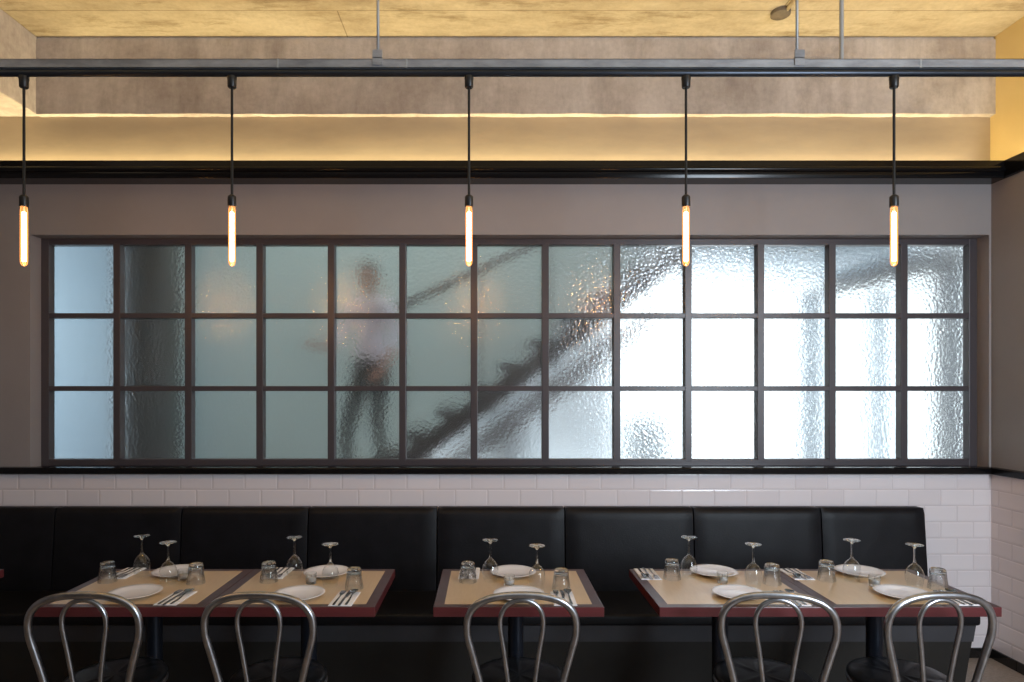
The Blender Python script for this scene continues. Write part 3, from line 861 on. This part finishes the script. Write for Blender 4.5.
# ------------------------------------------------------------------ chairs
def make_chair(label):
    t = thing('bistro_chair', label, 'chair', (0, 0, 0), 0, 'metal bistro chairs along the tables')
    # local: back at y=0 plane, sitter faces +y (towards the table); seat centre at y=0.205
    ZT = 0.868
    def yb(z): return -0.035 * max(0, (z - 0.45)) / 0.43 if z > 0.45 else -0.06 * (0.45 - z) / 0.45
    ctrl = [(-0.195, 0.0), (-0.160, 0.22), (-0.152, 0.45), (-0.165, 0.53), (-0.192, 0.635), (-0.211, 0.715), (-0.206, 0.785), (-0.168, 0.834), (-0.095, 0.861), (0.0, ZT)]
    ctrl = ctrl + [(-x, z) for x, z in reversed(ctrl[:-1])]
    path = smooth_path([(x, yb(z), z) for x, z in ctrl], 8)
    bm = bmesh.new(); tube(bm, path, 0.0142, 16)
    obj('back_hoop', bm, M['chrome'], t, smooth=True, angle=1.0)
    ic = [(-0.048, 0.452), (-0.054, 0.53), (-0.070, 0.65), (-0.083, 0.735), (-0.081, 0.785), (-0.062, 0.822), (-0.032, 0.842), (0, 0.848)]
    ic = ic + [(-x, z) for x, z in reversed(ic[:-1])]
    path = smooth_path([(x, yb(z) + 0.002, z) for x, z in ic], 8)
    bm = bmesh.new(); tube(bm, path, 0.0094, 14)
    obj('inner_hoop', bm, M['chrome'], t, smooth=True, angle=1.0)
    # seat: padded round seat with ribbed top and steel rim
    bm = bmesh.new()
    R = 0.200
    pr_ = [(0, 0.430), (R - 0.012, 0.430), (R - 0.002, 0.436), (R, 0.446), (R - 0.006, 0.456), (R - 0.02, 0.462), (R * 0.75, 0.464), (R * 0.5, 0.463), (R * 0.25, 0.461), (0, 0.460)]
    rg = lathe(bm, pr_, 72, cy=0.205)
    for v in bm.verts:
        if v.co.z > 0.4575: v.co.z += 0.0018 * math.cos(v.co.x * 2 * PI / 0.035)
    obj('seat', bm, M['seat_vinyl'], t, smooth=True, angle=1.2)
    bm = bmesh.new(); tube(bm, [(0.192 * math.cos(a), 0.205 + 0.192 * math.sin(a), 0.421) for a in [2 * PI * k / 48 for k in range(48)]], 0.0105, 12, closed=True)
    obj('seat_ring', bm, M['chrome'], t, smooth=True)
    bm = bmesh.new(); tube(bm, [(0.145 * math.cos(a), 0.175 + 0.145 * math.sin(a), 0.22) for a in [2 * PI * k / 40 for k in range(40)]], 0.008, 10, closed=True)
    obj('stretcher_ring', bm, M['chrome'], t, smooth=True)
    for s in (-1, 1):
        bm = bmesh.new(); tube(bm, smooth_path([(s * 0.13, 0.345, 0.42), (s * 0.135, 0.345, 0.3), (s * 0.145, 0.36, 0.15), (s * 0.165, 0.395, 0.012)], 6), 0.0115, 14)
        lg = obj('leg', bm, M['chrome'], t, smooth=True, angle=1.0)
        bm = bmesh.new(); lathe(bm, [(0, 0), (0.015, 0), (0.015, 0.03), (0, 0.03)], 14, cx=s * 0.165, cy=0.395)
        obj('foot_cap', bm, M['rubber'], lg)
        bm = bmesh.new(); lathe(bm, [(0, 0), (0.016, 0), (0.016, 0.03), (0, 0.03)], 14, cx=s * 0.195, cy=-0.06)
        obj('foot_cap', bm, M['rubber'], t)
    return t
CH = [(-1.570, 2.575, 0.03, 'metal bistro chair, leftmost, at the left table of the left pair'),
      (-0.890, 2.575, -0.02, 'metal bistro chair at the right table of the left pair'),
      (0.131, 2.575, 0.0, 'metal bistro chair at the lone middle table'),
      (1.132, 2.575, -0.16, 'metal bistro chair at the left table of the right pair'),
      (1.755, 2.575, 0.06, 'metal bistro chair, rightmost, at the table beside the right wall')]
c0 = make_chair(CH[0][3]); c0.location = (CH[0][0], CH[0][1], 0); c0.rotation_euler = (0, 0, CH[0][2])
for (x, y, rz, lab) in CH[1:]:
    dup(c0, (x, y, 0), rz, lab)

# ------------------------------------------------------------------ ceiling rail and pendants
RY = 3.05
rl = thing('ceiling_rail', 'long galvanised steel rail with dark pipe hung across below the concrete ceiling', 'rail')
bm = bmesh.new()
for (y0, y1, z0, z1) in ((RY - 0.0205, RY - 0.0180, 3.150, 3.191), (RY + 0.0180, RY + 0.0205, 3.150, 3.191), (RY - 0.0205, RY + 0.0205, 3.150, 3.1525), (RY - 0.0205, RY - 0.011, 3.1885, 3.191), (RY + 0.011, RY + 0.0205, 3.1885, 3.191)):
    box(bm, XL + 0.02, XU - 0.01, y0, y1, z0, z1)
obj('channel', bm, M['galv'], rl)
bm = bmesh.new(); tube(bm, [(XL + 0.02, RY - 0.002, 3.134), (XU - 0.01, RY - 0.002, 3.134)], 0.0165, 20)
obj('pipe', bm, M['rail_pipe'], rl, smooth=True, angle=1.0)
for px in (279, 407, 918):
    X = (px - 488) / 215.4
    bm = bmesh.new(); box(bm, X - 0.004, X + 0.004, RY - 0.0222, RY + 0.022, 3.149, 3.192, 0, 0.001)
    obj('joint_plate', bm, M['conduit'], rl)
for px in (378, 797):
    X = (px - 488) / 215.4
    bm = bmesh.new(); tube(bm, [(X, RY, 3.15), (X, RY, ZC)], 0.0065, 10); obj('hanger_rod', bm, M['conduit'], rl, smooth=True)
    bm = bmesh.new()
    box(bm, X - 0.022, X + 0.024, RY - 0.026, RY - 0.021, 3.160, 3.232, 0, 0.001)
    box(bm, X - 0.022, X + 0.024, RY - 0.026, RY + 0.026, 3.192, 3.198, 0, 0.001)
    lathe(bm, [(0, 0), (0.013, 0), (0.013, 0.012), (0, 0.012)], 6, cx=X, cy=RY, cz=3.198)
    obj('hanger_bracket', bm, M['galv'], rl)
X = (845 - 488) / 215.4
bm = bmesh.new(); tube(bm, [(X, RY + 0.03, 3.17), (X, RY + 0.03, ZC)], 0.0095, 14)
lathe(bm, [(0, 0), (0.014, 0), (0.014, 0.03), (0, 0.03)], 14, cx=X, cy=RY + 0.03, cz=ZC - 0.03)
o = obj('conduit_pipe', bm, M['conduit'], None, smooth=True, angle=0.9)
tag(o, 'plain vertical grey conduit from the rail up to the ceiling, right of the bracketed rods', 'pipe')

jb = thing('junction_box', 'round grey junction box on the concrete ceiling with a short conduit', 'electrical box', (1.75, 3.93, ZC))
bm = bmesh.new(); lathe(bm, [(0, 0), (0.056, 0), (0.056, -0.022), (0.050, -0.026), (0, -0.026)], 28); obj('housing', bm, M['box_grey'], jb, smooth=True, angle=0.8)
bm = bmesh.new(); tube(bm, [(0.02, -0.04, -0.014), (0.03, -1.6, -0.014)], 0.011, 12); obj('conduit', bm, plain('cream_conduit', srgb(190, 175, 145), 0.5), jb, smooth=True)

def make_pendant(label):
    t = thing('pendant_light', label, 'pendant lamp', (0, 0, 0), 0, 'bare tubular bulb pendants on the rail')
    bm = bmesh.new(); lathe(bm, [(0, 3.066), (0.016, 3.066), (0.0195, 3.070), (0.0205, 3.105), (0.0215, 3.106), (0.0215, 3.1185), (0, 3.1185)], 28)
    obj('canopy', bm, M['bakelite'], t, smooth=True, angle=0.7)
    bm = bmesh.new(); tube(bm, [(0, 0, 2.562), (0, 0, 3.068)], 0.0060, 10)
    obj('cord', bm, M['cord'], t, smooth=True, angle=1.0)
    bm = bmesh.new(); lathe(bm, [(0, 2.572), (0.006, 2.572), (0.012, 2.568), (0.0185, 2.562), (0.0195, 2.556), (0.0195, 2.516), (0.0185, 2.514), (0, 2.514)], 28)
    obj('socket', bm, M['bakelite'], t, smooth=True, angle=0.7)
    bm = bmesh.new(); r = 0.0158
    lathe(bm, [(0.0125, 2.516), (0.0145, 2.505), (r, 2.49), (r, 2.262), (0.0140, 2.250), (0.0090, 2.242), (0, 2.2385)], 28)
    g = obj('bulb', bm, M['bulb_glass'], t, smooth=True)
    bm = bmesh.new()
    for k in range(6):                       # squirrel-cage filament: long hairpin loops round a stem
        a = k * PI / 3
        p = [(0.0055 * math.cos(a) , 0.0055 * math.sin(a), 2.262 + 0.226 * (j / 12)) for j in range(13)]
        tube(bm, p, 0.0030, 6)
    obj('filament', bm, M['filament'], g)
    bm = bmesh.new(); tube(bm, [(0, 0, 2.514), (0, 0, 2.488)], 0.005, 8); obj('filament_mount', bm, M['china'], g)
    return t
PX = [24, 232, 469, 686, 894]
ordn = ['leftmost of the five on the rail', 'second from the left on the rail', 'middle one of the five on the rail', 'second from the right on the rail', 'rightmost of the five on the rail']
p0 = make_pendant('glowing bare tube bulb on black cord, ' + ordn[0])
p0.location = ((PX[0] - 488) / 215.4, RY, 0)
for k in range(1, 5):
    dup(p0, ((PX[k] - 488) / 215.4, RY, 0), 0, 'glowing bare tube bulb on black cord, ' + ordn[k])

# ------------------------------------------------------------------ lights
def area(name, loc, rot, sx, sy, power, col):
    l = bpy.data.lights.new(name, 'AREA'); l.shape = 'RECTANGLE'; l.size = sx; l.size_y = sy; l.energy = power; l.color = col
    o = bpy.data.objects.new(name, l); o.location = loc; o.rotation_euler = rot
    return link(o)
def aim(loc, tgt):
    return (Vector(tgt) - Vector(loc)).to_track_quat('-Z', 'Y').to_euler()
# cove strips in the trough behind the crown, shining up
WARM = (1.0, 0.80, 0.42)
area('cove_light_back', (-0.6, 4.190, 3.012), (PI, 0, 0), 7.4, 0.03, 47, WARM)
area('cove_light_side', (3.20, 1.8, 3.012), (PI, 0, 0), 0.04, 4.4, 17, WARM)
# added warm fill shining up at the dining room ceiling, no real fixture
area('ceiling_fill', (-0.3, 2.2, 3.30), (PI, 0, 0), 6.5, 0.5, 30, (1.0, 0.85, 0.56))
# cool daylight from the shopfront on the right, behind the camera
l = (2.95, -0.2, 2.1)
area('shopfront_daylight', l, aim(l, (0.4, 4.1, 1.0)), 1.3, 2.0, 195, (0.76, 0.88, 1.0))
# soft overall room light
area('room_light', (0.4, 0.6, 3.5), (0, 0, 0), 4.5, 2.5, 20, (0.88, 0.93, 1.0))
# added fill lamps for the stairwell and the walls behind the glass
area('stair_fill_left', (-1.2, 4.95, 4.15), (0, 0, 0), 3.5, 0.9, 32, (0.9, 1.0, 1.0))  # unseen overhead fill for the green wall and the person
area('understair_fill', (0.3, 5.75, 0.15), aim((0.3, 5.75, 0.15), (0.3, 6.32, 1.0)), 1.8, 0.2, 26, (0.9, 0.96, 1.0))  # hidden fill added to brighten the white wall under the stair
area('left_wall_fill', (-4.2, 4.9, 2.0), aim((-4.2, 4.9, 2.0), (-3.7, 5.8, 1.8)), 0.8, 2.0, 10, (0.82, 0.93, 1.0))  # unseen fill added for the pale wall at the left

w = bpy.data.worlds.new('world'); scene.world = w; w.use_nodes = True
bg = w.node_tree.nodes['Background']; bg.inputs['Color'].default_value = (0.88, 0.95, 1.0, 1); bg.inputs['Strength'].default_value = 2.3

# ------------------------------------------------------------------ camera
cam = bpy.data.cameras.new('camera'); cam.sensor_width = 36; cam.lens = 657 / 1024 * 36
cam.shift_x = 24 / 1024; cam.shift_y = 52 / 1024; cam.clip_start = 0.05
co = bpy.data.objects.new('camera', cam); co.location = (0, 0, H); co.rotation_euler = (PI / 2, 0, 0); link(co)
scene.camera = co
scene.view_settings.view_transform = 'Standard'
scene.view_settings.look = 'None'
scene.view_settings.exposure = 0.0
c = scene.cycles
c.use_denoising = True
c.max_bounces = 14; c.transmission_bounces = 12; c.transparent_max_bounces = 16; c.glossy_bounces = 6; c.diffuse_bounces = 5
c.sample_clamp_indirect = 6.0
